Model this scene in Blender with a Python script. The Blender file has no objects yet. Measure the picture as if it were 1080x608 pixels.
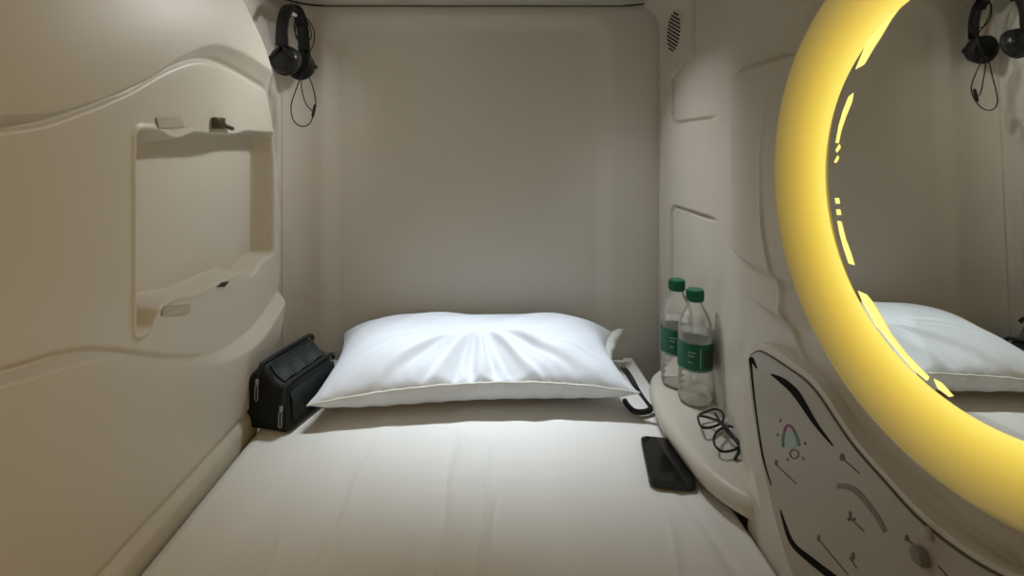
import bpy, bmesh, math, random
import numpy as np
from mathutils import Vector, Matrix
random.seed(4)
C = bpy.context.scene.collection
PI = math.pi
# camera model (1080x608 frame): eye height, focal length in pixels, vanishing point of the pod's axis
F, CX, CY, H = 540.0, 518.0, 154.0, 0.59
def onX(px, py, X):
    d = X*F/(px-CX); return (d, H-(py-CY)*d/F)          # (depth, height) on a side wall at X
def onZ(px, py, z):
    d = (H-z)*F/(py-CY); return ((px-CX)*d/F, d, z)
def onD(px, py, d):
    return ((px-CX)*d/F, d, H-(py-CY)*d/F)

# ------------------------------------------------------------------ materials
def mat(name, col, rough=0.5, metal=0.0, noise=0.0, nscale=20, bump=0.0, bscale=60, trans=0.0, ior=1.45, spec=0.5, sheen=0.0, emit=None, estr=0, coat=0.0, sss=0.0):
    m = bpy.data.materials.new(name); m.use_nodes = True
    nt = m.node_tree; b = nt.nodes['Principled BSDF']
    b.inputs['Base Color'].default_value = (*col, 1)
    b.inputs['Roughness'].default_value = rough
    b.inputs['Metallic'].default_value = metal
    b.inputs['IOR'].default_value = ior
    b.inputs['Specular IOR Level'].default_value = spec
    b.inputs['Transmission Weight'].default_value = trans
    b.inputs['Sheen Weight'].default_value = sheen
    b.inputs['Coat Weight'].default_value = coat
    if emit:
        b.inputs['Emission Color'].default_value = (*emit, 1); b.inputs['Emission Strength'].default_value = estr
    tc = nt.nodes.new('ShaderNodeTexCoord')
    if noise > 0:
        n = nt.nodes.new('ShaderNodeTexNoise'); n.inputs['Scale'].default_value = nscale; n.inputs['Detail'].default_value = 4
        mx = nt.nodes.new('ShaderNodeMix'); mx.data_type = 'RGBA'
        mx.inputs[6].default_value = (*[c*(1-noise) for c in col], 1); mx.inputs[7].default_value = (*[min(1, c*(1+noise)) for c in col], 1)
        nt.links.new(tc.outputs['Object'], n.inputs['Vector']); nt.links.new(n.outputs['Fac'], mx.inputs[0]); nt.links.new(mx.outputs[2], b.inputs['Base Color'])
    if bump > 0:
        n2 = nt.nodes.new('ShaderNodeTexNoise'); n2.inputs['Scale'].default_value = bscale; n2.inputs['Detail'].default_value = 3
        bp = nt.nodes.new('ShaderNodeBump'); bp.inputs['Strength'].default_value = bump; bp.inputs['Distance'].default_value = 0.002
        nt.links.new(tc.outputs['Object'], n2.inputs['Vector']); nt.links.new(n2.outputs['Fac'], bp.inputs['Height']); nt.links.new(bp.outputs['Normal'], b.inputs['Normal'])
    return m
M = {}
M['shell'] = mat('ivory_plastic', (.64, .608, .53), .40, noise=.02, nscale=6, bump=.05, bscale=45)
M['shell_back'] = mat('pale_grey_plastic', (.74, .72, .67), .45, noise=.02, nscale=5, bump=.03, bscale=50)
M['sheet'] = mat('white_sheet', (.80, .79, .76), .9, noise=.012, nscale=30, bump=.18, bscale=500, sheen=.1)
M['pillow'] = mat('white_pillow_cotton', (.82, .86, .93), .9, bump=.15, bscale=420, sheen=.1)
M['hem'] = mat('white_hem', (.80, .80, .76), .9, bump=.1, bscale=300)
M['black'] = mat('black_plastic', (.010, .010, .011), .38, noise=.1)
M['black_matte'] = mat('black_matte', (.012, .012, .013), .7, noise=.1, bump=.2, bscale=300)
M['phone'] = mat('phone_glass', (.006, .006, .007), .16, noise=.05, coat=.4)
M['bag'] = mat('bag_nylon', (.007, .010, .010), .55, noise=.25, nscale=60, bump=.5, bscale=160, sheen=.04, spec=.3)
M['bag_mesh'] = mat('bag_mesh', (.013, .023, .022), .5, noise=.4, nscale=90, bump=.8, bscale=260)
M['zip'] = mat('zip_tape', (.006, .008, .008), .6, noise=.1, bump=.6, bscale=500)
M['steel'] = mat('steel', (.45, .45, .43), .35, metal=1, noise=.05)
M['brass'] = mat('dull_metal', (.10, .085, .05), .4, metal=.8, noise=.2)
M['pad'] = mat('pad_foam', (.50, .475, .40), .9, noise=.05)
M['dark'] = mat('dark_gap', (.03, .028, .024), .9, noise=.1)
M['panel'] = mat('panel_face', (.42, .39, .325), .38, noise=.015, nscale=8)
M['seam'] = mat('panel_seam', (.10, .085, .06), .7, noise=.1)
M['ink'] = mat('panel_ink', (.006, .0055, .005), .8, noise=.1, spec=.15)
M['inkgrey'] = mat('panel_grey_ink', (.20, .19, .165), .5, noise=.35, nscale=400)
M['inkbrown'] = mat('panel_brown_ink', (.10, .085, .06), .5, noise=.2)
M['inkgreen'] = mat('dial_green', (.05, .16, .11), .5, noise=.1)
M['inkpurple'] = mat('dial_purple', (.22, .05, .14), .5, noise=.1)
M['inkblue'] = mat('dial_blue', (.34, .44, .47), .5, noise=.1)
M['cap'] = mat('cap_green', (.006, .15, .075), .4, noise=.05)
M['labelg'] = mat('label_green', (.004, .115, .060), .42, noise=.1, nscale=40)
M['labelw'] = mat('label_pale', (.30, .45, .36), .5, noise=.1)
M['labeld'] = mat('label_dark', (.03, .05, .045), .5, noise=.4, nscale=120)
M['water'] = None
M['lens'] = None
def film(name, tint, wt, gw, rough=.04):
    m = bpy.data.materials.new(name); m.use_nodes = True; nt = m.node_tree; nt.nodes.clear()
    o = nt.nodes.new('ShaderNodeOutputMaterial'); tr = nt.nodes.new('ShaderNodeBsdfTransparent'); tr.inputs[0].default_value = (*tint, 1)
    gl = nt.nodes.new('ShaderNodeBsdfGlossy'); gl.inputs['Roughness'].default_value = rough
    d1 = nt.nodes.new('ShaderNodeBsdfDiffuse'); d1.inputs[0].default_value = (.95, .97, .96, 1)
    d2 = nt.nodes.new('ShaderNodeBsdfTranslucent'); d2.inputs[0].default_value = (.95, .97, .96, 1)
    df = nt.nodes.new('ShaderNodeAddShader'); nt.links.new(d1.outputs[0], df.inputs[0]); nt.links.new(d2.outputs[0], df.inputs[1])
    lw = nt.nodes.new('ShaderNodeLayerWeight'); lw.inputs['Blend'].default_value = gw
    m1 = nt.nodes.new('ShaderNodeMixShader'); m2 = nt.nodes.new('ShaderNodeMixShader'); m2.inputs[0].default_value = wt
    nt.links.new(lw.outputs['Fresnel'], m1.inputs[0]); nt.links.new(tr.outputs[0], m1.inputs[1]); nt.links.new(gl.outputs[0], m1.inputs[2])
    nt.links.new(m1.outputs[0], m2.inputs[1]); nt.links.new(df.outputs[0], m2.inputs[2]); nt.links.new(m2.outputs[0], o.inputs[0])
    return m
M['pet'] = film('clear_pet', (1, 1, 1), .09, .16)
M['water'] = film('clear_water', (1, 1, 1), .13, .20)
M['lens'] = film('spectacle_lens', (.96, .97, .97), .01, .2, .02)
def mirror_mat():
    m = bpy.data.materials.new('mirror_silver'); m.use_nodes = True; b = m.node_tree.nodes['Principled BSDF']
    b.inputs['Base Color'].default_value = (.66, .66, .60, 1); b.inputs['Metallic'].default_value = 1; b.inputs['Roughness'].default_value = .012
    return m
M['mirror'] = mirror_mat()
def ring_mat():
    # frosted acrylic: LED strip behind the inner edge, glow weakening outwards
    m = bpy.data.materials.new('lit_acrylic'); m.use_nodes = True; nt = m.node_tree; b = nt.nodes['Principled BSDF']
    b.inputs['Base Color'].default_value = (.40, .36, .22, 1); b.inputs['Roughness'].default_value = .35
    tc = nt.nodes.new('ShaderNodeTexCoord'); sp = nt.nodes.new('ShaderNodeSeparateXYZ'); cb = nt.nodes.new('ShaderNodeCombineXYZ')
    ln = nt.nodes.new('ShaderNodeVectorMath'); ln.operation = 'LENGTH'
    mr = nt.nodes.new('ShaderNodeMapRange'); mr.inputs['From Min'].default_value = .19; mr.inputs['From Max'].default_value = .262
    cr = nt.nodes.new('ShaderNodeValToRGB'); e = cr.color_ramp.elements
    e[0].position = 0; e[0].color = (1, .84, .19, 1); e[1].position = 1; e[1].color = (.0, .0, .0, 1)
    for p, c in ((.13, (.98, .78, .13, 1)), (.24, (.82, .60, .07, 1)), (.45, (.50, .345, .042, 1)), (.66, (.25, .175, .034, 1)), (.84, (.07, .05, .016, 1))):
        x = e.new(p); x.color = c
    nt.links.new(tc.outputs['Object'], sp.inputs[0]); nt.links.new(sp.outputs['Y'], cb.inputs['Y']); nt.links.new(sp.outputs['Z'], cb.inputs['Z'])
    nt.links.new(cb.outputs[0], ln.inputs[0]); nt.links.new(ln.outputs['Value'], mr.inputs['Value']); nt.links.new(mr.outputs['Result'], cr.inputs['Fac'])
    nt.links.new(cr.outputs['Color'], b.inputs['Emission Color']); b.inputs['Emission Strength'].default_value = 1.0
    return m
M['ring'] = ring_mat()
M['led'] = mat('led_dash', (.8, .7, .3), .4, emit=(1, .82, .22), estr=1.1)  # emissive yellow for the strips on the mirror glass

# ------------------------------------------------------------------ builders
def link(name, me, m, parent=None, smooth=True):
    o = bpy.data.objects.new(name, me); C.objects.link(o)
    if m: me.materials.append(m)
    if smooth: me.polygons.foreach_set('use_smooth', [True]*len(me.polygons))
    if parent is not None: o.parent = parent
    return o
def obj(name, bm, m, parent=None, smooth=True, sharp=None):
    me = bpy.data.meshes.new(name); bmesh.ops.recalc_face_normals(bm, faces=bm.faces[:]); bm.to_mesh(me); bm.free()
    o = link(name, me, m, parent, smooth)
    if sharp: me.set_sharp_from_angle(angle=math.radians(sharp))
    return o
def tag(o, label, cat, group=None):
    o['label'] = label; o['category'] = cat
    if group: o['group'] = group
    return o
def empty(name, loc, label, cat, group=None):
    o = bpy.data.objects.new(name, None); C.objects.link(o); o.location = loc; o.empty_display_size = .02
    return tag(o, label, cat, group)
def struct(o): o['kind'] = 'structure'; return o
def grid(P, closed_u=False, closed_v=False):
    nu, nv = P.shape[:2]; idx = np.arange(nu*nv).reshape(nu, nv)
    a = idx if not closed_u else np.vstack([idx, idx[:1]])
    a = a if not closed_v else np.hstack([a, a[:, :1]])
    f = np.stack([a[:-1, :-1], a[1:, :-1], a[1:, 1:], a[:-1, 1:]], -1).reshape(-1, 4)
    return P.reshape(-1, 3).tolist(), f.tolist()
def gridobj(name, P, m, parent=None, flip=False, **k):
    v, f = grid(P, **k)
    if flip: f = [q[::-1] for q in f]
    me = bpy.data.meshes.new(name); me.from_pydata(v, [], f); me.update()
    return link(name, me, m, parent)
def ss(a, b, x):
    t = np.clip((x-a)/(b-a), 0, 1); return t*t*(3-2*t)
def add_box(bm, c, s, bev=0.0, rot=None, seg=2):
    r = bmesh.ops.create_cube(bm, size=1)['verts']
    mt = Matrix.Translation(c) @ (rot.to_4x4() if rot else Matrix()) @ Matrix.Diagonal((*s, 1))
    bmesh.ops.transform(bm, matrix=mt, verts=r)
    if bev > 0:
        es = list({e for v in r for e in v.link_edges}); bmesh.ops.bevel(bm, geom=es, offset=bev, segments=seg, affect='EDGES', profile=.5)
def catmull(pts, n=8, closed=False):
    pts = [Vector(p) for p in pts]; out = []; L = len(pts)
    for i in range(L if closed else L-1):
        g = (lambda k: pts[k % L]) if closed else (lambda k: pts[min(max(k, 0), L-1)])
        a, b, c, d = g(i-1), g(i), g(i+1), g(i+2)
        for j in range(n):
            t = j/n; out.append(.5*((2*b)+(c-a)*t+(2*a-5*b+4*c-d)*t*t+(3*b-a-3*c+d)*t**3))
    if not closed: out.append(pts[-1])
    return out
def add_tube(bm, pts, r, seg=8, closed=False, rr=None, flat=None):
    """tube along pts; r radius; rr optional per-point radii; flat=(axis, factor) squashes the section along a world axis"""
    pts = [Vector(p) for p in pts]; n = len(pts); rings = []; prev = None
    for i, p in enumerate(pts):
        t = (pts[(i+1) % n]-pts[i-1]) if closed else (pts[min(i+1, n-1)]-pts[max(i-1, 0)])
        if t.length < 1e-9: t = Vector((0, 0, 1))
        t.normalize()
        if prev is None:
            a = Vector((0, 0, 1)) if abs(t.z) < .9 else Vector((1, 0, 0)); u = t.cross(a).normalized()
        else:
            u = prev - t*prev.dot(t)
            u = u.normalized() if u.length > 1e-6 else t.orthogonal().normalized()
        prev = u; w = t.cross(u); rad = rr[i] if rr else r; ring = []
        for k in range(seg):
            an = 2*PI*k/seg; o = u*math.cos(an)*rad + w*math.sin(an)*rad
            if flat: ax = Vector(flat[0]); o = o - ax*o.dot(ax)*(1-flat[1])
            ring.append(bm.verts.new(p+o))
        rings.append(ring)
    for i in range(n if closed else n-1):
        A, B = rings[i], rings[(i+1) % n]
        for k in range(seg): bm.faces.new((A[k], A[(k+1) % seg], B[(k+1) % seg], B[k]))
    if not closed: bm.faces.new(rings[0]); bm.faces.new(rings[-1][::-1])
def add_lathe(bm, prof, seg=40, mt=None, cap0=True, cap1=True):
    """prof: list of (radius, height) about local Z"""
    rings = []
    for r, z in prof:
        rings.append([bm.verts.new((r*math.cos(2*PI*k/seg), r*math.sin(2*PI*k/seg), z)) for k in range(seg)])
    for A, B in zip(rings, rings[1:]):
        for k in range(seg): bm.faces.new((A[k], A[(k+1) % seg], B[(k+1) % seg], B[k]))
    if cap0: bm.faces.new(rings[0][::-1])
    if cap1: bm.faces.new(rings[-1])
    if mt: bmesh.ops.transform(bm, matrix=mt, verts=[v for r in rings for v in r])
def add_prism(bm, poly, off, bev=0):
    """poly: 3D points of one flat face; extruded by vector off"""
    a = [bm.verts.new(p) for p in poly]; b = [bm.verts.new(Vector(p)+Vector(off)) for p in poly]; n = len(a)
    bm.faces.new(a); top = bm.faces.new(b[::-1])
    for i in range(n): bm.faces.new((a[i], a[(i+1) % n], b[(i+1) % n], b[i]))
    if bev: bmesh.ops.bevel(bm, geom=[e for e in top.edges], offset=bev, segments=3, affect='EDGES', profile=.5)
def add_band(bm, pts, N, hw, th):
    pts = [Vector(p) for p in pts]; rings = []; n = len(pts); N = Vector(N).normalized()
    for i, p in enumerate(pts):
        t = (pts[min(i+1, n-1)]-pts[max(i-1, 0)]).normalized(); b = t.cross(N).normalized()
        rings.append([bm.verts.new(p+N*(hw*abs(math.cos(a))**.6*(1 if math.cos(a) > 0 else -1))+b*(th*math.sin(a))) for a in [2*PI*k/12 for k in range(12)]])
    for A, B in zip(rings, rings[1:]):
        for k in range(12): bm.faces.new((A[k], A[(k+1) % 12], B[(k+1) % 12], B[k]))
    bm.faces.new(rings[0]); bm.faces.new(rings[-1][::-1])
def along_x(x0, y0, z0):                       # local Z -> world +X
    return Matrix.Translation((x0, y0, z0)) @ Matrix.Rotation(PI/2, 4, 'Y')

# ================================================================== ROOM SHELL
D = 1.45; CEIL = .985
fl = bmesh.new(); add_box(fl, (0, .5, -.165), (1.5, 2.2, .05)); struct(obj('floor', fl, M['shell_back'], smooth=False))

# ---- left wall: moulded panel with wavy ridges and a recessed niche
XL = -.53
up = [onX(x, y, XL) for x, y in ((-120, 138), (0, 134), (60, 123), (130, 97), (180, 70), (215, 62), (250, 76), (290, 101))]
lo = [onX(x, y, XL) for x, y in ((-120, 415), (0, 393), (60, 376), (110, 371), (180, 379), (225, 373), (265, 346), (292, 308))]
en = [onX(x, y, XL) for x, y in ((262, 425), (277, 380), (290, 345), (296, 310), (299, 270), (297, 200), (292, 140), (285, 100), (275, 60), (262, 30), (247, 0))]
def smoothcurve(pts, key):
    q = catmull([(p[0], p[1], 0) for p in pts], 12); xs = np.array([v[key] for v in q]); ys = np.array([v[1-key] for v in q]); o = np.argsort(xs); return xs[o], ys[o]
upx, upy = smoothcurve(up, 0); lox, loy = smoothcurve(lo, 0); enz, end_ = smoothcurve(en, 1)
zs = np.concatenate([np.linspace(-.14, .29, 130), np.linspace(.2915, .66, 250), np.linspace(.662, CEIL+.01, 110)])
d_end = np.interp(zs, enz, end_); d_end = np.where(zs > enz[-1], end_[-1]-(zs-enz[-1])*1.7, d_end); d_end = np.where(zs < enz[0], end_[0], d_end)
us = np.concatenate([np.linspace(0, .62, 150), np.linspace(.6225, 1, 300)])
Zg, Ug = np.meshgrid(zs, us, indexing='ij'); DE = d_end[:, None]
Dg = -.35 + (DE+.35)*Ug
def left_x(d, z, e):
    x = np.full_like(d, XL)
    zu = np.interp(d, upx, upy); zl = np.interp(d, lox, loy)
    wu = .013 + .022*ss(.75, 1.12, d)                                     # ridge band widens towards the back
    x += .026*np.clip((z-zu)/wu, 0, 1)**1.2; x -= .005*np.exp(-((z-zu)/.005)**2)
    wl = .010 + .016*ss(.85, 1.15, d)
    x += .024*np.clip((zl-z)/wl, 0, 1)**.85; x -= .004*np.exp(-((z-zl)/.005)**2)*(1-ss(.85, 1.0, d))
    x += .006*np.exp(-((z-.47)/.17)**2)*(1-ss(.5, .8, d))                 # slight belly near the viewer
    # skirting at the foot of the wall
    x += .005*ss(.030, .010, z); x -= .006*np.exp(-((z-.033)/.0045)**2)
    # niche: signed distance to a rounded box
    zb = .326 + .014*np.exp(-((d-.85)/.05)**2) - .022*np.exp(-((d-1.14)/.035)**2) - .02*ss(.815, .79, d)
    zt = .612 + .008*ss(1.05, 1.12, d) - .012*ss(.80, .86, d)*ss(.92, .86, d)
    c1, h1 = (.765+1.250)/2, (1.250-.765)/2; r = .012
    qx = np.abs(d-c1)-h1+r; zc = (zb+zt)/2; qz = np.abs(z-zc)-(zt-zb)/2+r
    sd = np.minimum(np.maximum(qx, qz), 0)+np.hypot(np.maximum(qx, 0), np.maximum(qz, 0))-r
    x -= .056*ss(.004, -.006, sd)
    x += .0035*np.exp(-((sd-.006)/.005)**2)*ss(1.0, .7, d)                 # raised lip along the near side
    # rounded far edge
    R = .028; t = np.clip((R-e)/R, 0, 1); x -= R*(1-np.sqrt(np.maximum(0, 1-t*t)))
    # cove into the ceiling
    x += .06*ss(.90, 1.0, z)**2
    return x
Xg = left_x(Dg, Zg, DE-Dg)
P = np.stack([Xg, Dg, Zg], -1)
tail = P[:, -1:, :].copy(); tail[:, :, 0] = -.66
P = np.concatenate([P, tail], 1)
wl_ = struct(gridobj('wall_left', P, M['shell'], flip=True))
def leftpt(px, py, off=.001):
    d, z = onX(px, py, XL)
    for _ in range(4):
        x = float(left_x(np.array([d]), np.array([z]), np.array([.5]))[0]); d, z = onX(px, py, x)
    return (x+off, d, z)
# small pads and a slot moulded round the niche
def wall_patch(name, quad, m, parent, th=.0015):
    bm = bmesh.new(); add_prism(bm, [leftpt(*q, .0002) for q in quad], (th, 0, 0)); return obj(name, bm, m, parent, smooth=False)
wall_patch('niche_pad', ((164, 124), (189, 123), (194, 134), (167, 135)), M['pad'], wl_)
wall_patch('niche_pad', ((172, 323), (200, 321), (199, 331), (170, 333)), M['pad'], wl_)
wall_patch('slot', ((228, 303), (234, 298), (241, 297), (236, 303)), M['dark'], wl_)
# metal latch left over at the niche's upper edge
la = empty('metal_latch', leftpt(228, 130, 0), 'small dark metal latch stub screwed above the niche in left wall', 'latch')
L0 = Vector(leftpt(228, 130, 0))
bm = bmesh.new(); add_box(bm, Vector((.005, 0, 0)), (.010, .034, .022), .002); add_box(bm, (.0105, -.010, .002), (.004, .012, .012), .001); obj('latch_plate', bm, M['brass'], la, sharp=40)
bm = bmesh.new(); add_tube(bm, [(.006, .012, -.002), (.008, .03, -.006), (.008, .046, -.009)], .0042, 10); obj('latch_pin', bm, M['brass'], la)

# ---- back wall: shallow recessed field with rounded top corners, rounded left corner
xs = np.concatenate([np.linspace(-.60, -.42, 120), np.linspace(-.4185, .28, 140)[1:], np.linspace(.281, .52, 130)])
zb = np.concatenate([np.linspace(-.14, .85, 150), np.linspace(.852, CEIL+.03, 130)])
Zb, Xb = np.meshgrid(zb, xs, indexing='ij')
Yb = np.full_like(Xb, D)
t = np.clip((-.50-Xb)/.10, 0, 1); Yb -= .10*(1-np.sqrt(np.maximum(0, 1-t*t)))
x0, x1, zt, r = -.465, .328, .945, .07
qx = np.abs(Xb-(x0+x1)/2)-(x1-x0)/2+r; qz = Zb-zt+r
sd = np.minimum(np.maximum(qx, qz), 0)+np.hypot(np.maximum(qx, 0), np.maximum(qz, 0))-r
Yb += .011*ss(.020, -.034, sd)
Yb += .005*np.exp(-((Xb+.580)/.0022)**2)                                   # fine vertical seam in the left corner
P = np.stack([Xb, Yb, Zb], -1)
side = P[:, :1, :].copy(); side[:, :, 1] = .75; P = np.concatenate([side, P], 1)
struct(gridobj('wall_back', P, M['shell_back']))

# ---- ceiling with a gap along the back wall; its far corners are rounded
bm = bmesh.new()
out = [(-.70, -.35), (.60, -.35), (.60, 1.2)]
for k in range(9):
    a = k/8*PI/2; out.append((.465-.10+.10*math.cos(a), D-.012-.10+.10*math.sin(a)))
for k in range(9):
    a = PI/2+k/8*PI/2; out.append((-.56+.10+.10*math.cos(a), D-.012-.10+.10*math.sin(a)))
out.append((-.70, 1.2))
add_prism(bm, [(x, y, CEIL+.03) for x, y in out], (0, 0, -.03), .006)
struct(obj('ceiling', bm, M['shell'], sharp=35))
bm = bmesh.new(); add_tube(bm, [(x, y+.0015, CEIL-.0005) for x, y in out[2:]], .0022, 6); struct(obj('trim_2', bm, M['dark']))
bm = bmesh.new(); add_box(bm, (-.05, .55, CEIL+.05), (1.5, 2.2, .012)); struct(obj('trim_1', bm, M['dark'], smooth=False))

# ---- right wall: pockets, fold lines, hood over the console; bowed plan
XR = .47; XN = .417
RC = (.443, .548)                                                            # ring centre (depth, height)
def right_x(d, z):
    b = XN + (XR-XN)*ss(.80, 1.06, d)
    x = b.copy()
    x -= .009*ss(.395, .407, z)*ss(.722, .711, z)*ss(1.0, .93, d)            # slightly proud middle field
    # upper pocket
    dl = 1.343 - .138*ss(.765, .81, z)
    m = ss(-.002, .014, dl-d)*ss(.642, .657, z)*ss(1.05, 1.14, d)
    m *= 1-ss(-.0, .012, (d-1.318)+(.672-z)-.018)
    fd = ss(1.05, 1.14, d); x += .005*m+.045*np.clip(m/np.maximum(fd, 1e-3), 0, 1)*(1-np.clip(m/np.maximum(fd, 1e-3), 0, 1))*fd
    # lower pocket
    m = ss(-.002, .014, 1.35-d)*ss(.441, .427, z)*ss(1.05, 1.14, d)
    m *= 1-ss(0, .012, (d-1.325)+(z-.41)-.018)
    fd = ss(1.05, 1.14, d); x += .005*m+.045*np.clip(m/np.maximum(fd, 1e-3), 0, 1)*(1-np.clip(m/np.maximum(fd, 1e-3), 0, 1))*fd
    # bead along the back seam
    x -= .004*np.exp(-((d-1.418)/.006)**2); x += .006*ss(1.432, 1.440, d)
    # bead round the mirror ring
    rr = np.hypot(d-RC[0], z-RC[1]); x += .03*ss(.29, .26, rr); x -= .005*np.exp(-((rr-.335)/.005)**2)*(.35+.65*ss(.55, .45, z))
    # little hood over the console's upper corner
    x -= .013*np.exp(-(((d-.745)/.055)**2+((z-.355)/.016)**2))*ss(.335, .35, z)
    x -= .05*ss(.91, 1.0, z)**2
    x = np.where(z < .2, np.minimum(x, x*(1-ss(.08, .05, z)*ss(.84, .79, d))+.3995*ss(.08, .05, z)*ss(.84, .79, d)), x)
    return x
ds = np.concatenate([np.linspace(-.35, .66, 160), np.linspace(.662, 1.455, 330)])
zr = np.concatenate([np.linspace(-.14, .30, 110), np.linspace(.302, .84, 260), np.linspace(.842, CEIL+.01, 60)])
Zr, Dr = np.meshgrid(zr, ds, indexing='ij')
P = np.stack([right_x(Dr, Zr), Dr, Zr], -1)
wr = struct(gridobj('wall_right', P, M['shell']))

# ---- bedside ledge moulded out of the right wall
LZ = .05
lip = [(.470, 1.33, 0), (.43, 1.275, 0), (.372, 1.20, 0), (.342, 1.07, 0), (.344, .93, 0), (.357, .845, 0), (.385, .790, 0), (.412, .765, 0)]
lp = catmull(lip, 10)
prof = [(.045, .004), (.018, .008), (.004, .018), (.000, .030), (.003, .041), (.009, .047), (.018, LZ), (.03, LZ)]   # (inset, height)
rows = []
n = len(lp)
for i, p in enumerate(lp):
    tg = (lp[min(i+1, n-1)]-lp[max(i-1, 0)]).normalized(); nr = Vector((-tg.y, tg.x, 0))
    if nr.x < 0 and i > 3: nr = -nr
    nr = Vector((abs(nr.x), nr.y if nr.x > 0 else -nr.y, 0))
    rows.append([(p.x+nr.x*i_, p.y+nr.y*i_, z) for i_, z in prof] + [(.50, p.y+nr.y*.03, LZ)])
gridobj('ledge', np.array(rows), M['shell'], wr)

# ================================================================== LIT ROUND MIRROR
rm = empty('round_mirror', (XN, RC[0], RC[1]), 'large round mirror with a glowing yellow light ring on right wall', 'mirror')
# glass, leaning very slightly into the room
bm = bmesh.new(); add_lathe(bm, [(.1985, -.004), (.1985, 0)], 128, Matrix.Rotation(-PI/2, 4, 'Y'))
g = obj('mirror_glass', bm, M['mirror'], rm, smooth=False); g.location = (-.0005, 0, 0); rm.rotation_euler = (0, math.radians(-1.35), 0)
def ringmesh(name, prof, m, seg=160):        # prof: (radius, offset into the room)
    a = np.linspace(0, 2*PI, seg, endpoint=False)
    P = np.array([[(-h, r*math.cos(t), r*math.sin(t)) for r, h in prof] for t in a])
    return gridobj(name, P, m, rm, closed_u=True)
ringmesh('inner_gasket', [(.1943, -.006), (.1943, .0), (.1945, .0004), (.1965, .0005)], M['dark'])
front = [(.1954, .0004)]
for k in range(15):                           # gently domed lit band
    t = k/14; front.append((.1956+.0459*t, .0012+.0333*t**1.25+.0016*math.sin(PI*t)))
for k in range(1, 9):
    t = k/8; front.append((.2415+.012*math.sin(t*PI/2), .0345+.003-.003*t-.010*(1-math.cos(t*PI/2))))
ringmesh('light_ring', front, M['ring'])
fl_ = [front[-1]]
for k in range(1, 13):
    t = k/12; fl_.append((.2535+.066*t, front[-1][1]*(1-t)**1.5-.001*t))
ringmesh('outer_rim', fl_, M['shell'])
# emissive strips laid on the edge of the glass, between which the mirror shows
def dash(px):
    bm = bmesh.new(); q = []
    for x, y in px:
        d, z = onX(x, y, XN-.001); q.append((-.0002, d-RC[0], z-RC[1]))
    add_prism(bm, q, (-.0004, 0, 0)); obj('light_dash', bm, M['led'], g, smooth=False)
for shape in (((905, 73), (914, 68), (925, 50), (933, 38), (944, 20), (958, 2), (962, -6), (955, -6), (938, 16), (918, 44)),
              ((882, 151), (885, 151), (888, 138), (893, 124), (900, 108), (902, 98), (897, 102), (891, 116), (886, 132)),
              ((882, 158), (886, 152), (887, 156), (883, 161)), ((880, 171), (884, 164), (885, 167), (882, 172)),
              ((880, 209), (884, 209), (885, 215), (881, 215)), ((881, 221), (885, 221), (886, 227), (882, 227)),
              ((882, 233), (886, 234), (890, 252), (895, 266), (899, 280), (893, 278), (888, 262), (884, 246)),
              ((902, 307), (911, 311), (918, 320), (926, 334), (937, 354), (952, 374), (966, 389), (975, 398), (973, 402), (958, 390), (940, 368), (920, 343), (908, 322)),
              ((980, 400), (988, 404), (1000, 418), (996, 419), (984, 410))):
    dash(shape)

# ================================================================== CONTROL CONSOLE
XC = .400
def cp(px, py, off=0.0): d, z = onX(px, py, XC); return (XC-off, d, z)
base = cp(835, 480)
con = empty('control_panel', (XC, base[1], 0), 'cream control panel with black stripes and dial icons below round mirror', 'control panel')
con_loc = Vector(con.location)
def cl(p): return Vector(p)-con_loc
def csmooth(pts, n=5): return [Vector((v.x, v.y, v.z)) for v in catmull([cp(*p) for p in pts], n)]
bz = csmooth([(835, 640), (812, 575), (799, 520), (788, 460), (783, 400), (784, 378), (791, 365), (804, 362), (830, 378), (862, 404), (899, 459), (937, 503), (975, 543), (1026, 582), (1085, 612), (1180, 650)])
bz = bz + [Vector((XC, .20, .20)), Vector((XC, .20, -.02)), Vector((XC, .60, -.02))]
bm = bmesh.new(); add_prism(bm, [cl((.424, p.y, p.z)) for p in bz], (-(.424-XC), 0, 0), .006); obj('bezel', bm, M['shell'], con, sharp=50)
fc = csmooth([(850, 640), (826, 575), (812, 520), (799, 460), (791, 400), (791, 378), (797, 371), (806, 371), (830, 386), (859, 409), (897, 464), (935, 508), (973, 549), (1024, 588), (1085, 620), (1180, 660)])
fc = fc + [Vector((XC, .22, .18)), Vector((XC, .22, 0)), Vector((XC, .59, 0))]
bm = bmesh.new()
add_prism(bm, [cl((XC+.002, p.y, p.z)) for p in fc], (-.0032, 0, 0)); obj('seam_line', bm, M['seam'], con, smooth=False)
cen = Vector((XC, .50, .13)); 
def inset(poly, amt):
    out = []; n = len(poly)
    for i in range(n):
        a, b, c = poly[i-1], poly[i], poly[(i+1) % n]
        e1 = (b-a).normalized(); e2 = (c-b).normalized(); n1 = Vector((0, -e1.z, e1.y)); n2 = Vector((0, -e2.z, e2.y)); m = n1+n2
        m = m.normalized() if m.length > 1e-6 else n1
        if m.dot(cen-b) < 0: m = -m
        out.append(b+m*amt)
    return out
bm = bmesh.new(); add_prism(bm, [cl((XC+.002, p.y, p.z)) for p in inset(fc, .0022)], (-.0042, 0, 0), .0008); obj('face_plate', bm, M['panel'], con, sharp=40)
FO = .0026
def inkpoly(name, pts, m):
    bm = bmesh.new(); add_prism(bm, [cl(cp(x, y, FO-.001)) for x, y in pts], (-.0011, 0, 0)); return obj(name, bm, m, con, smooth=False)
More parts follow.
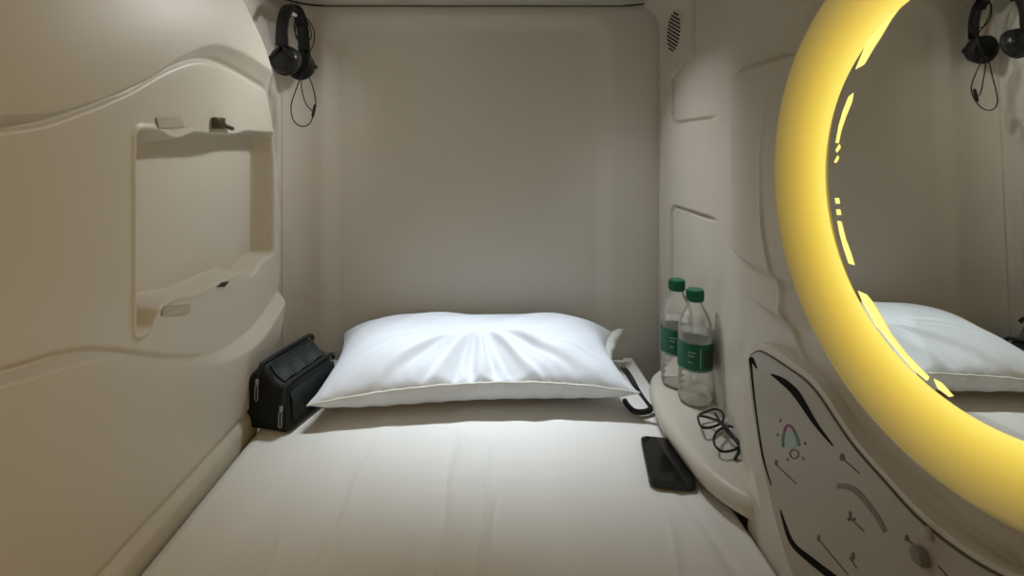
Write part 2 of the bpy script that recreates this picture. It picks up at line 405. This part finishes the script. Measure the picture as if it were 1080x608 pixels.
def inkline(name, pts, w, m, ws=None, smooth=True):
    """flat printed line of pixel width w as a strip lying on the face"""
    q = [Vector((x, y, 0)) for x, y in pts]
    if smooth and len(q) > 2:
        q = catmull(q, 6)
        if ws: ws = list(np.interp(np.linspace(0, 1, len(q)), np.linspace(0, 1, len(ws)), ws))
    L, R = [], []
    for i, p in enumerate(q):
        t = (q[min(i+1, len(q)-1)]-q[max(i-1, 0)]).normalized(); nn = Vector((-t.y, t.x, 0)); h = (ws[i] if ws else w)/2
        L.append((p.x+nn.x*h, p.y+nn.y*h)); R.append((p.x-nn.x*h, p.y-nn.y*h))
    return inkpoly(name, L+R[::-1], m)
def blob(x, y, rx, ry, n=14): return [(x+rx*math.cos(2*PI*k/n), y+ry*math.sin(2*PI*k/n)) for k in range(n)]
inkline('accent_stripe', [(800, 389), (794, 379), (794, 390), (799, 435), (806, 480), (815, 512)], 2, M['ink'], [1, 5, 2.2, 1.6, 1.8, 1])
inkline('accent_stripe', [(815, 395), (827, 402), (842, 416), (862, 447), (881, 471)], 2, M['ink'], [1.2, 6.5, 8, 4.5, .8])
inkline('accent_stripe', [(825, 538), (829, 552), (838, 574), (858, 592), (884, 612)], 2, M['ink'], [.8, 3, 5, 7, 8])
# colour dial
inkline('dial_arc', [(828, 472), (827.5, 464), (829, 455)], 2.4, M['inkgreen'])
inkline('dial_arc', [(829, 455), (832.5, 449), (837, 451), (840.5, 457)], 2.6, M['inkpurple'])
inkline('dial_arc', [(840.5, 457), (843.5, 464), (845, 471)], 2.4, M['inkgreen'])
inkpoly('dial_centre', [(831, 471), (830.5, 462), (833.5, 455), (837.5, 457), (841, 464), (842, 471), (837, 474)], M['inkblue'])
inkline('dial_ring', [(835, 478), (838, 475), (843, 476), (844, 481), (840, 484), (836, 482), (835, 478)], 1.3, M['inkbrown'])
for x, y in ((825, 444), (822, 459), (851, 468), (849, 484), (832.5, 485)): inkpoly('dial_dot', blob(x, y, 1.1, 1.6), M['inkbrown'])
def icon(line, blobs, w=1.1, m='inkbrown'):
    o = inkline('icon_pointer', line, w, M[m], smooth=False)
    for b in blobs: inkpoly('icon_mark', blob(*b), M['ink' if m == 'ink' else 'inkbrown'])
icon([(820, 490), (842, 511)], [(820.5, 488.5, 1.6, 3)])
icon([(892, 485), (909, 500)], [(890.5, 482.5, 2.6, 4.2)])
icon([(900, 548), (914, 561)], [(899, 543, 1.5, 3.6), (898, 548, 2, 2), (903, 548, 2, 1.6)])
icon([(866, 570), (897, 607)], [(865.5, 568, 1.6, 3.4)])
icon([(898, 588), (906, 600)], [(902, 587, 2, 4.2)])
icon([(959, 568), (970, 579)], [(959, 568, 2, 3.4)])
icon([(992, 597), (1004, 610)], [])
inkline('slider_scale', [(885, 513), (896, 514), (907, 520), (920, 535), (929, 548), (936, 561)], 5, M['inkgrey'], [5.5, 6, 6, 5.5, 5, 4.5])
p = cl(cp(976, 587, FO))
bm = bmesh.new(); add_lathe(bm, [(.0085, -.001), (.0085, .004), (.0065, .007), (.003, .008)], 24, Matrix.Translation(p) @ Matrix.Rotation(-PI/2, 4, 'Y')); k = obj('knob', bm, M['inkgrey'], con, sharp=40); k['label'] = 'small round grey knob'
p = cl(cp(982, 563, FO)); bm = bmesh.new(); add_lathe(bm, [(.0055, -.001), (.0055, .0025), (.003, .0035)], 20, Matrix.Translation(p) @ Matrix.Rotation(-PI/2, 4, 'Y')); obj('button', bm, M['panel'], con, sharp=40)

# ================================================================== SPEAKER GRILLE
gx = XR; gd, gz = 1.312, .882
sg = empty('speaker_grille', (gx-.0005, gd, gz), 'round speaker grille of slanted dark slots high on the right wall', 'speaker grille')
bm = bmesh.new(); add_lathe(bm, [(.056, -.002), (.056, .0012), (.054, .002)], 48, Matrix.Rotation(-PI/2, 4, 'Y')); obj('grille_plate', bm, M['shell'], sg, sharp=30)
R = .050
bm = bmesh.new()
nS = 11
for i in range(nS):
    c = -R+2*R*(i+.5)/nS; h = math.sqrt(R*R-c*c)*.95; hw = .0026
    q = []
    for s, tt in ((-1, -1), (1, -1), (1, 1), (-1, 1)):
        a, b = s*h, c+tt*hw; an = math.radians(24)
        q.append((-.0016, a*math.cos(an)-b*math.sin(an), a*math.sin(an)+b*math.cos(an)))
    add_prism(bm, q, (-.0008, 0, 0))
obj('grille_slots', bm, M['dark'], sg, smooth=False)

# ================================================================== MATTRESS AND SHEET
BX0, BX1 = -.497, .398; BY0, BY1 = -.25, 1.438
bm = bmesh.new(); add_box(bm, ((BX0+BX1)/2, (BY0+BY1)/2, -.074), (BX1-BX0-.012, BY1-BY0-.012, .128), .02, seg=3)
mt = tag(obj('mattress', bm, M['hem'], sharp=50), 'pod mattress covered by smooth white sheet', 'mattress')
nx, ny = 520, 300
sx = np.linspace(BX0, BX1, nx); sy = np.linspace(BY0, BY1, ny); SY, SX = np.meshgrid(sy, sx, indexing='ij')
rng = np.random.RandomState(3)
z = np.zeros_like(SX)
edge = np.minimum(np.minimum(SX-BX0, BX1-SX), BY1-SY)
er = np.where(BX1-SX < .03, .012, .03); t = np.clip((er-edge)/er, 0, 1); z -= er*(1-np.sqrt(np.maximum(0, 1-t*t)))
fade = ss(.0, .06, edge)
for k in range(22):                                                       # long soft folds running down the bed
    x0 = rng.uniform(-.42, .36); sl = rng.uniform(-.13, .13); w = rng.uniform(.008, .028); a = rng.uniform(-.0045, .0050)
    y0 = rng.uniform(.5, 1.1); L = rng.uniform(.15, .45)
    z += a*np.exp(-((SX-x0-sl*(SY-1.0)-.01*np.sin(SY*9+k))/w)**2)*np.exp(-((SY-y0)/L)**2)*fade
for k in range(9):
    x0 = rng.uniform(-.4, .3); y0 = rng.uniform(.55, 1.05); an = rng.uniform(-.5, .5); a = rng.uniform(-.001, .0013)
    q = (SY-y0)-(SX-x0)*math.tan(an); z += a*np.exp(-(q/.014)**2)*np.exp(-((SX-x0)/.14)**2)*fade
for (p0, p1, a, w) in (((391, 478), (330, 612), .0032, .0075), ((486, 452), (463, 620), .0030, .0060), ((516, 465), (511, 620), .0034, .0070), ((437, 552), (424, 625), .0028, .006),
                       ((527, 475), (522, 570), -.0024, .006), ((300, 560), (276, 620), .0024, .006), ((700, 540), (718, 610), .0022, .008), ((478, 462), (452, 620), -.0026, .010)):
    A_ = onZ(*p0, 0); B_ = onZ(*p1, 0); ty = (SY-A_[1])/(B_[1]-A_[1]); xc = A_[0]+(B_[0]-A_[0])*ty + .004*np.sin(SY*31+p0[0])
    z += a*np.exp(-((SX-xc)/w)**2)*ss(-.12, .25, ty)*ss(1.6, .9, ty)
P = np.stack([SX, SY, z-.0015], -1)
def skirt(P):
    a = P[:, :1].copy(); a[:, :, 2] = -.12; b = P[:, -1:].copy(); b[:, :, 2] = -.12; P = np.concatenate([a, P, b], 1)
    c = P[-1:].copy(); c[:, :, 2] = -.12; return np.concatenate([P, c], 0)
sh = gridobj('fitted_sheet', skirt(P), M['sheet'], mt)

# ================================================================== PILLOW
def pillow():
    nu, nv = 150, 64
    half = []
    u = np.linspace(-1, 1, nu); v = np.linspace(-1, 1, nv); V, U = np.meshgrid(v, u, indexing='ij')
    # seam outline: front edge (v=-1) and back edge (v=1), pulled in between the corners
    xf = -.0315 + .3520*U; xb = -.034 + .362*U
    T = (V+1)/2
    X = xf*(1-T)+xb*T
    X += -np.sign(U)*np.abs(U)**6*np.where(U > 0, .040, .022)*(1-V**2)                             # side edges bow in
    yf = 1.068 + .035*ss(-1, 1, U) + .030*(1-U**2); yb = 1.405 - .015*U**8
    Y = yf*(1-T)+yb*T
    seam = (.052+.020*(1-np.abs(U)**2.2)+.004*U)*(1-T)+(.082+.028*(1-np.abs(U)**7))*T
    eu = np.maximum(0, 1-np.abs(U)**3.2); ev = np.maximum(0, 1-np.abs(V)**2.6)
    e = np.power(eu, .45)*np.power(ev, .55)
    top = .050*e*(1+.12*ss(.9, -.6, V))
    # ends plumper than the middle of the back; a head dent at the middle front
    top *= 1+.16*np.exp(-((U+.45)/.33)**2)+.13*np.exp(-((U-.5)/.3)**2)-.06*np.exp(-(U/.3)**2)
    m = ss(.78, .12, np.abs(U-.02)); ramp = np.clip((V+1)/(.85-.35*np.abs(U)), 0, 1)
    top = top*(1-m)+m*np.minimum(top, .050*(.25*np.sqrt(ramp)+.75*ramp)*np.power(np.maximum(ev, 0), .12)+.004)
    # gathers fanning out to the front seam
    an = np.arctan2(U*1.6-.02, -(V-.15)+.02)
    dist = np.hypot(U*1.1, (V-.05))
    fan = np.exp(-((U-.02)/.52)**2)*ss(.1, -.45, V)*np.power(np.maximum(ev, 0), .25)*ss(.12, .4, dist)
    top += .0090*fan*(np.sin(an*15+.6*np.sin(U*9)+1.0)+.6*np.sin(an*31+2+V*2)+.3*np.sin(an*52+V*4))
    top += .0022*np.sin(U*46+np.sin(U*13)*2)*np.exp(-((V+.93)/.10)**2)*np.power(eu, .4)   # puckers along the seam
    top += .0028*np.sin(U*7+V*3+1)*e + .0018*np.sin(U*16-V*9)*e
    top += .002*np.exp(-((U+.03)/.10)**2)*np.exp(-((V-.02)/.12)**2)-.005*np.exp(-((U-.06)/.06)**2)*np.exp(-((V+.12)/.16)**2)
    Pt = np.stack([X, Y, seam+np.maximum(top, .012*np.power(ev*eu, .6))], -1)
    # underside: bulges below the seam and lies flat on the bed
    bot = seam-(.078)*np.power(eu, .5)*np.power(ev, .45)
    bot += .002*np.sin(U*38+1)*np.exp(-((V+.9)/.12)**2)*eu
    bot = np.maximum(np.minimum(bot, seam-.001*ev*eu), .0045+.002*(1-np.power(eu, .3)))
    Yb = Y.copy() - .0*ev
    Pb = np.stack([X, Yb, np.where(ev*eu > 0, bot, seam)], -1)
    verts, f1 = grid(Pt); v2, f2 = grid(Pb); n = len(verts)
    faces = [q[::-1] for q in f1] + [[i+n for i in q] for q in f2]
    me = bpy.data.meshes.new('pillow'); me.from_pydata(verts+v2, [], faces)
    bm = bmesh.new(); bm.from_mesh(me); bmesh.ops.remove_doubles(bm, verts=bm.verts[:], dist=.0004); bmesh.ops.recalc_face_normals(bm, faces=bm.faces[:]); bm.to_mesh(me); bm.free()
    o = link('pillow', me, M['pillow'])
    loop = [Pt[0, i] for i in range(nu)] + [Pt[j, -1] for j in range(1, nv)] + [Pt[-1, i] for i in range(nu-2, -1, -1)] + [Pt[j, 0] for j in range(nv-2, 0, -1)]
    return o, loop, Pt
pl, loop, Pt = pillow()
tag(pl, 'plump white pillow with a creased front lying against the back wall', 'pillow')
bm = bmesh.new(); add_tube(bm, [Vector(p) for p in loop[::2]], .0022, 8, closed=True); obj('pillow_piping', bm, M['hem'], pl)
# loose open end of the pillowcase at the right
a = Pt[:, -1]
q = []
for j in range(0, len(a)):
    v = -1+2*j/(len(a)-1); w = .006+.026*ss(-.3, .9, np.array(v))
    base_ = Vector(a[j]); lift = .012*ss(.2, 1, np.array(v))
    q.append([base_+Vector((-.002, 0, .001)), base_+Vector((w*.5, .002, .004*math.sin(j*.5)+lift*.7)), base_+Vector((w, .004, -.006+.003*math.sin(j*.7+1)+lift))])
hm = gridobj('pillowcase_hem', np.array([[tuple(x) for x in r_] for r_ in q]), M['hem'], pl)
sd_ = hm.modifiers.new('thick', 'SOLIDIFY'); sd_.thickness = .002

# ================================================================== WASH BAG
def wash_bag():
    ang = math.radians(-15); R3 = Matrix.Rotation(ang, 3, 'Z')
    org = Vector((-.466, 1.06, 0))
    t = empty('wash_bag', org, 'dark green black zipped wash bag between the left wall and pillow', 'bag')
    t.rotation_euler = (0, 0, ang)
    L = .175
    sec = [(-.050, .002), (.046, .002), (.053, .020), (.050, .062), (.044, .088), (.034, .095), (.012, .105), (-.006, .126), (-.018, .131), (-.034, .120), (-.052, .098), (-.057, .050), (-.055, .015)]
    sc = [Vector((x, 0, z)) for x, z in sec]; sc = [Vector((v.x, 0, v.z)) for v in catmull([(p.x, p.y, p.z) for p in sc], 4, closed=True)]
    ys = [0, .004, .012, .04, .08, .12, .15, L-.012, L-.004, L]
    rows = []
    for y in ys:
        e = min(y, L-y); k = .90+.10*min(1, (e/.014))**.5
        b = 1+.02*math.sin(y/L*PI)
        rows.append([(p.x*k*b, y, .003+max(0, (p.z-.003))*k+.001*math.sin(y*60+p.x*70)) for p in sc])
    verts, faces = grid(np.array(rows), closed_v=True); n = len(sc)
    faces += [list(range(n)), list(range((len(ys)-1)*n, len(ys)*n))[::-1]]
    me = bpy.data.meshes.new('bag_body'); me.from_pydata(verts, [], faces)
    bm = bmesh.new(); bm.from_mesh(me); bmesh.ops.recalc_face_normals(bm, faces=bm.faces[:]); bm.to_mesh(me); bm.free()
    link('bag_body', me, M['bag'], t).data.set_sharp_from_angle(angle=math.radians(50))
    # zips run along both ridges and down the end
    bm = bmesh.new(); add_tube(bm, catmull([(-.016, -.001, .060), (-.016, -.002, .100), (-.016, .004, .128), (-.016, .02, .134), (-.016, .10, .1355), (-.016, .17, .134), (-.016, .186, .122)], 6), .0048, 8); obj('zip', bm, M['zip'], t)
    bm = bmesh.new(); add_tube(bm, catmull([(.040, -.001, .020), (.041, -.002, .06), (.040, .002, .088), (.040, .02, .0945), (.0405, .10, .096), (.040, .172, .0945), (.040, .187, .08)], 6), .0045, 8); obj('zip', bm, M['zip'], t)
    # net pocket between the ridges
    g = []
    for y in np.linspace(.018, .168, 20):
        g.append([(x, y, z+.0015+.0014*math.sin(y*130+x*90)) for x, z in ((-.004, .1265), (.002, .118), (.012, .1075), (.022, .103), (.032, .098))])
    gridobj('mesh_pocket', np.array(g), M['bag_mesh'], t)
    g = []
    for y in np.linspace(.012, .172, 14):
        g.append([(x+.0015+.0008*math.sin(y*90), y, z) for x, z in ((.0545, .020), (.0530, .045), (.0510, .068), (.047, .082))])
    gridobj('front_pocket', np.array(g), M['bag_mesh'], t)
    for x, y, z0, z1 in ((-.016, -.008, .098, .064), (.041, -.008, .050, .016)):
        bm = bmesh.new(); add_box(bm, (x, y+.002, z0+.004), (.007, .006, .012), .0015); zp = obj('zip_slider', bm, M['steel'], t, sharp=40)
        bm = bmesh.new(); add_tube(bm, [(x-.0030, y-.001, z0-.003), (x-.0036, y-.002, z1+.004), (x, y-.002, z1), (x+.0036, y-.002, z1+.004), (x+.0030, y-.001, z0-.003), (x, y-.001, z0)], .0011, 6, closed=True); obj('zip_pull', bm, M['steel'], t)
wash_bag()

# ================================================================== HEADPHONES
def headphones():
    c0 = Vector((-.522, 1.352, 0)); U = Vector((.06, 1, 0)).normalized(); N = Vector((U.y, -U.x, 0))
    t = empty('headphones', (c0.x, c0.y, .785), 'black over-ear headphones with coiled cable hanging in the upper left corner', 'headphones')
    o = Vector(t.location)
    def pt(a, z, n=0): return c0+U*a+N*n+Vector((0, 0, z))-o
    arc = []
    for k in range(25):
        s = k/24*2-1; a = .066*math.sin(s*PI/2)*(1+.0*abs(s)); zz = .842+.118*math.cos(s*PI/2)**.75 if abs(s) < 1 else .842
        arc.append(pt(a, zz))
    bm = bmesh.new(); add_band(bm, arc, N, .017, .0035); hb = obj('headband', bm, M['black'], t)
    pad_ = [pt(.058*math.sin(s*PI/2), .838+.112*math.cos(s*PI/2)**.75) for s in np.linspace(-.55, .55, 15)]
    bm = bmesh.new(); add_band(bm, pad_, N, .013, .006); obj('headband_pad', bm, M['black_matte'], hb)
    for s in (-1, 1):
        bm = bmesh.new(); add_tube(bm, [pt(s*.066, .845, 0), pt(s*.068, .828, .012), pt(s*.067, .812, .030), pt(s*.062, .806, .036)], .0045, 8); add_tube(bm, [pt(s*.066, .845, 0), pt(s*.068, .828, -.012), pt(s*.067, .812, -.030), pt(s*.062, .806, -.036)], .0045, 8); obj('yoke', bm, M['black'], t)
        axis = (U*(-s)+Vector((0, 0, -.22))).normalized(); rot = Vector((0, 0, 1)).rotation_difference(axis).to_matrix().to_4x4()
        mt_ = Matrix.Translation(pt(s*.060, .812)) @ rot
        bm = bmesh.new(); add_lathe(bm, [(.010, -.010), (.026, -.008), (.033, -.003), (.036, .004), (.036, .012)], 36, mt_); ec = obj('ear_cup', bm, M['black'], t, sharp=50)
        bm = bmesh.new(); add_lathe(bm, [(.036, .012), (.0385, .016), (.0385, .025), (.034, .030), (.024, .028), (.018, .018)], 36, mt_); obj('ear_pad', bm, M['black_matte'], ec)
    # cable: bundled beside the band, then a long loop hanging down
    def d2(px, py, dd): return Vector(onD(px, py, dd))-o
    dd = 1.375
    seq = [(322, 62), (330, 48), (331, 32), (322, 18), (313, 22), (312, 38), (319, 46), (328, 40), (326, 26), (316, 16), (310, 28), (316, 44), (327, 56), (324, 74), (318, 80), (311, 98), (307, 112), (309, 126), (317, 133), (326, 131), (331, 120), (333, 108), (330, 92), (324, 78), (319, 78), (318, 92), (322, 108), (328, 116), (331, 118)]
    pts = [d2(x, y, dd+.012*math.sin(i*1.3)) for i, (x, y) in enumerate(seq)]
    bm = bmesh.new(); add_tube(bm, catmull(pts, 6), .0016, 6); cb = obj('cable', bm, M['black'], t)
    bm = bmesh.new(); a, b = d2(332.5, 110, dd), d2(329.5, 124, dd); add_tube(bm, [a, a.lerp(b, .1), a.lerp(b, .5), a.lerp(b, .9), b], .004, 8, rr=[.002, .004, .0042, .004, .002]); obj('cable_control', bm, M['black_matte'], cb)
    hk = bmesh.new(); add_tube(hk, [c0+Vector((.0, .088, .94)), c0+Vector((0, .03, .94)), c0+Vector((0, -.012, .937)), c0+Vector((0, -.022, .945)), c0+Vector((0, -.024, .956))], .005, 10)
    tag(obj('wall_hook', hk, M['shell_back']), 'pale plastic hook holding up the black headphones', 'hook')
headphones()

# ================================================================== WATER BOTTLES
def bottle(loc, label):
    t = empty('water_bottle', loc, label, 'bottle', 'water bottles on the ledge')
    body = [(.020, .004), (.028, .000), (.0325, .004), (.0345, .012)]
    for z in np.arange(.018, .070, .0022):
        body.append((.0345-.0016*(0.5-.5*math.cos(z/.0125*2*PI)), float(z)))
    body += [(.0345, .072), (.0335, .074), (.0335, .130), (.0345, .133), (.0347, .150), (.0335, .163), (.0295, .178), (.0225, .192), (.0165, .202), (.0140, .208), (.0135, .212), (.0165, .213), (.0165, .2155), (.0130, .2160), (.0130, .2280)]
    bm = bmesh.new(); add_lathe(bm, body, 48, cap1=False); obj('bottle_body', bm, M['pet'], t, sharp=60)
    w = [(.019, .006), (.027, .003), (.0315, .006), (.0332, .013)]+[(r-.0013, z) for r, z in body[4:-12]]
    w = [q for q in w if q[1] < .150]+[(.0333, .150), (.0331, .1505)]
    bm = bmesh.new(); add_lathe(bm, w, 48); obj('water', bm, M['water'], t, sharp=60)
    bm = bmesh.new()
    cap = [(.0168, .212), (.0172, .2135), (.0172, .234), (.0160, .2362), (.010, .2366)]; add_lathe(bm, cap, 48)
    for k in range(36):
        a = 2*PI*k/36; add_box(bm, (.0174*math.cos(a), .0174*math.sin(a), .224), (.0012, .0012, .018), 0, Matrix.Rotation(a, 3, 'Z'))
    obj('cap', bm, M['cap'], t, sharp=40)
    bm = bmesh.new(); add_lathe(bm, [(.0350, .074), (.0352, .075), (.0352, .1295), (.0350, .1305)], 64, cap0=False, cap1=False); lb = obj('bottle_label', bm, M['labelg'], t)
    # pale rule, dark picture patch and small light marks printed on the label
    def patch(name, a0, a1, z0, z1, m, r=.0355):
        n = max(2, int((a1-a0)/.08)+1); g = [[(r*math.cos(a), r*math.sin(a), z) for z in (z0, z1)] for a in np.linspace(a0, a1, n)]; gridobj(name, np.array(g), m, lb)
    A = -1.95
    patch('label_rule', A+.28, A+.33, .082, .123, M['labelw']); patch('label_picture', A+.48, A+1.05, .084, .120, M['labeld'])
    patch('label_border', 0, 2*PI, .0755, .0772, M['labelw'], .0354)
    for k, (z, l) in enumerate(((.112, .42), (.105, .34), (.092, .25))): patch('label_print', A-.40, A-.40+l, z, z+.0022, M['labelw'])
    return t
pb = onZ(735, 424, LZ); bottle((pb[0]-.003, pb[1]-.028+.03, LZ+.001), 'water bottle with green label and cap on ledge, nearer the viewer')
pb = onZ(712, 404, LZ); bottle((pb[0]+.002, pb[1]-.005, LZ+.001), 'water bottle with green label standing behind another bottle')

# ================================================================== SPECTACLES
def spectacles():
    zg = LZ+.016
    def g(cx, cy, z=0): v = onZ(725+cx/8.107, 420+cy/8.107, zg+z); return Vector(v)
    t = empty('spectacles', g(300, 240), 'folded black framed spectacles lying on the ledge before the bottles', 'spectacles')
    o = Vector((t.location.x, t.location.y, LZ)); t.location = o
    A = [(95, 150), (98, 205), (125, 250), (190, 255), (260, 232), (300, 200), (308, 150), (285, 112), (232, 95), (165, 118)]
    B = [(330, 250), (270, 275), (228, 335), (235, 405), (290, 455), (360, 455), (430, 430), (480, 385), (475, 320), (420, 265), (370, 245)]
    for nm, pp in (('a', A), ('b', B)):
        q = [g(x, y, .004*math.sin(i)) - o for i, (x, y) in enumerate(pp)]; q = catmull(q, 5, closed=True)
        bm = bmesh.new(); add_tube(bm, q, .0022, 8, closed=True); rim = obj('rim', bm, M['black'], t)
        bm = bmesh.new(); c = sum(q, Vector())/len(q); cv = bm.verts.new(c+Vector((0, 0, .0015))); vs = [bm.verts.new(p) for p in q]
        for i in range(len(vs)): bm.faces.new((vs[i], vs[(i+1) % len(vs)], cv))
        obj('lens', bm, M['lens'], rim)
    bm = bmesh.new(); add_tube(bm, catmull([g(275, 215)-o, g(300, 215, .004)-o, g(335, 248)-o], 5), .0026, 8); obj('bridge', bm, M['black'], t)
    bm = bmesh.new(); add_tube(bm, catmull([g(482, 350, .001)-o, g(490, 410, .002)-o, g(425, 385, .006)-o, g(330, 275, .008)-o, g(235, 135, .008)-o], 6), .0023, 8); obj('temple', bm, M['black'], t)
    bm = bmesh.new(); add_tube(bm, catmull([g(95, 150, .001)-o, g(170, 165, .003)-o, g(290, 215, .011)-o, g(400, 330, .011)-o, g(470, 420, .004)-o, g(440, 465, -.006)-o, g(405, 525, -.012)-o], 6), .0026, 8, rr=None); obj('temple', bm, M['black'], t)
    for x, y in ((488, 400), (96, 150)):
        bm = bmesh.new(); add_box(bm, g(x, y, .001)-o, (.005, .005, .004), .001); obj('hinge', bm, M['steel'], t, sharp=40)
    for x, y in ((300, 228), (322, 238)):
        bm = bmesh.new(); add_tube(bm, [g(x, y, -.001)-o, g(x-6, y+6, -.006)-o, g(x-4, y+10, -.009)-o], .0018, 6); obj('nose_pad', bm, M['black_matte'], t)
spectacles()

# ================================================================== PHONE
def phone():
    c = [Vector(onZ(x, y, .009)) for x, y in ((674, 464), (719, 463), (731, 512), (689, 513))]
    m = sum(c, Vector())/4; ax = ((c[0]-c[3])+(c[1]-c[2])).normalized(); L = ((c[0]-c[3]).length+(c[1]-c[2]).length)/2; W = ((c[1]-c[0]).length+(c[2]-c[3]).length)/2
    t = empty('smartphone', (m.x, m.y, 0), 'black smartphone lying flat on the white sheet near the ledge', 'phone')
    t.rotation_euler = (0, 0, math.atan2(ax.y, ax.x)-PI/2)
    def slab(name, w, l, z0, z1, r, mm, bev):
        q = []
        for sx, sy, a0 in ((1, 1, 0), (-1, 1, PI/2), (-1, -1, PI), (1, -1, 1.5*PI)):
            for k in range(7): a = a0+k/6*PI/2; q.append((sx*(w/2-r)+r*math.cos(a), sy*(l/2-r)+r*math.sin(a), z0))
        bm = bmesh.new(); add_prism(bm, q, (0, 0, z1-z0), bev); return obj(name, bm, mm, t, sharp=22)
    slab('phone_body', W, L, .0025, .0125, .011, M['black'], .002); slab('screen', W-.004, L-.004, .0124, .0132, .0095, M['phone'], .0003)
    bm = bmesh.new(); add_box(bm, (W/2+.0003, L*.18, .0075), (.0012, .022, .003), .0004); obj('side_button', bm, M['black_matte'], t, sharp=40)
phone()

# ================================================================== BLACK STRAP BY THE PILLOW
bm = bmesh.new()
s = [onD(656, 387, 1.158), onD(664, 397, 1.142), onD(671, 409, 1.118), onD(678, 419, 1.103), onD(684, 427, 1.096), onD(687, 431, 1.096)]
s = catmull(s, 6)
add_tube(bm, s, .004, 8, rr=list(np.interp(np.linspace(0, 1, len(s)), [0, .08, .3, .6, 1], [.0065, .0095, .0080, .0052, .0058])), flat=((.5, .5, .7), .6))
st = obj('strap', bm, M['black'])
tag(st, 'thin black curved strap lying beside the right corner of pillow', 'strap')
bm = bmesh.new(); s = [onZ(687, 429, .013), onZ(685, 433, .010), onZ(678, 435, .009), onZ(669, 434, .010), onZ(662, 428, .012), onZ(659, 423, .014)]
add_tube(bm, catmull(s, 6), .0062, 8); obj('strap_hook', bm, M['black'], st)

# ================================================================== LIGHTS, WORLD, CAMERA
def area(name, loc, rot, size, power, col, spread=180, shape='DISK', sy=None):
    l = bpy.data.lights.new(name, 'AREA'); l.energy = power; l.color = col; l.shape = shape; l.size = size; l.spread = math.radians(spread)
    if sy: l.size_y = sy
    o = bpy.data.objects.new(name, l); o.location = loc; o.rotation_euler = rot; C.objects.link(o); return o
def aim(loc, to): return (Vector(to)-Vector(loc)).to_track_quat('-Z', 'Y').to_euler()
area('reading_light', (-.04, 1.325, CEIL-.003), (math.radians(-11), 0, 0), .62, .96, (.84, .93, 1), 45, 'RECTANGLE', .03)
hl = (-.12, 1.32, CEIL-.02); area('reading_light_halo', hl, aim(hl, (-.60, 1.0, .58)), .05, .72, (.98, .98, .96), 105)  # unseen extra lamp, added to brighten the left wall
rl = (.08, 1.31, CEIL-.02); area('reading_light_side', rl, aim(rl, (.46, 1.05, .22)), .05, .42, (.97, .98, 1), 76)  # another added lamp, lifts the bottles and the ledge
area('corridor_light', (.05, -.9, .85), (math.radians(80), 0, 0), .9, 1.15, (1, .77, .48), 180)  # added warm fill behind the camera, no known source there
lw_ = (.34, -.25, .62); area('mirror_ring_glow', lw_, aim(lw_, (-.55, .55, .35)), .35, .66, (1, .60, .10), 92)  # added unseen lamp, stands in for the ring's yellow cast on the left wall
w = bpy.data.worlds.new('world'); bpy.context.scene.world = w; w.use_nodes = True
w.node_tree.nodes['Background'].inputs[0].default_value = (1, .9, .75, 1); w.node_tree.nodes['Background'].inputs[1].default_value = .06
cam = bpy.data.cameras.new('camera'); co = bpy.data.objects.new('camera', cam); C.objects.link(co)
co.location = (0, 0, H); co.rotation_euler = (PI/2, 0, 0)
cam.sensor_fit = 'HORIZONTAL'; cam.sensor_width = 36; cam.lens = 36*F/1080
cam.shift_x = (540-CX)/1080; cam.shift_y = -(304-CY)/1080; cam.clip_start = .01
bpy.context.scene.camera = co
sc = bpy.context.scene
sc.view_settings.view_transform = 'Standard'; sc.view_settings.look = 'None'; sc.view_settings.exposure = 0; sc.view_settings.gamma = 1
sc.cycles.max_bounces = 12; sc.cycles.transparent_max_bounces = 16; sc.cycles.caustics_reflective = False; sc.cycles.sample_clamp_indirect = 4
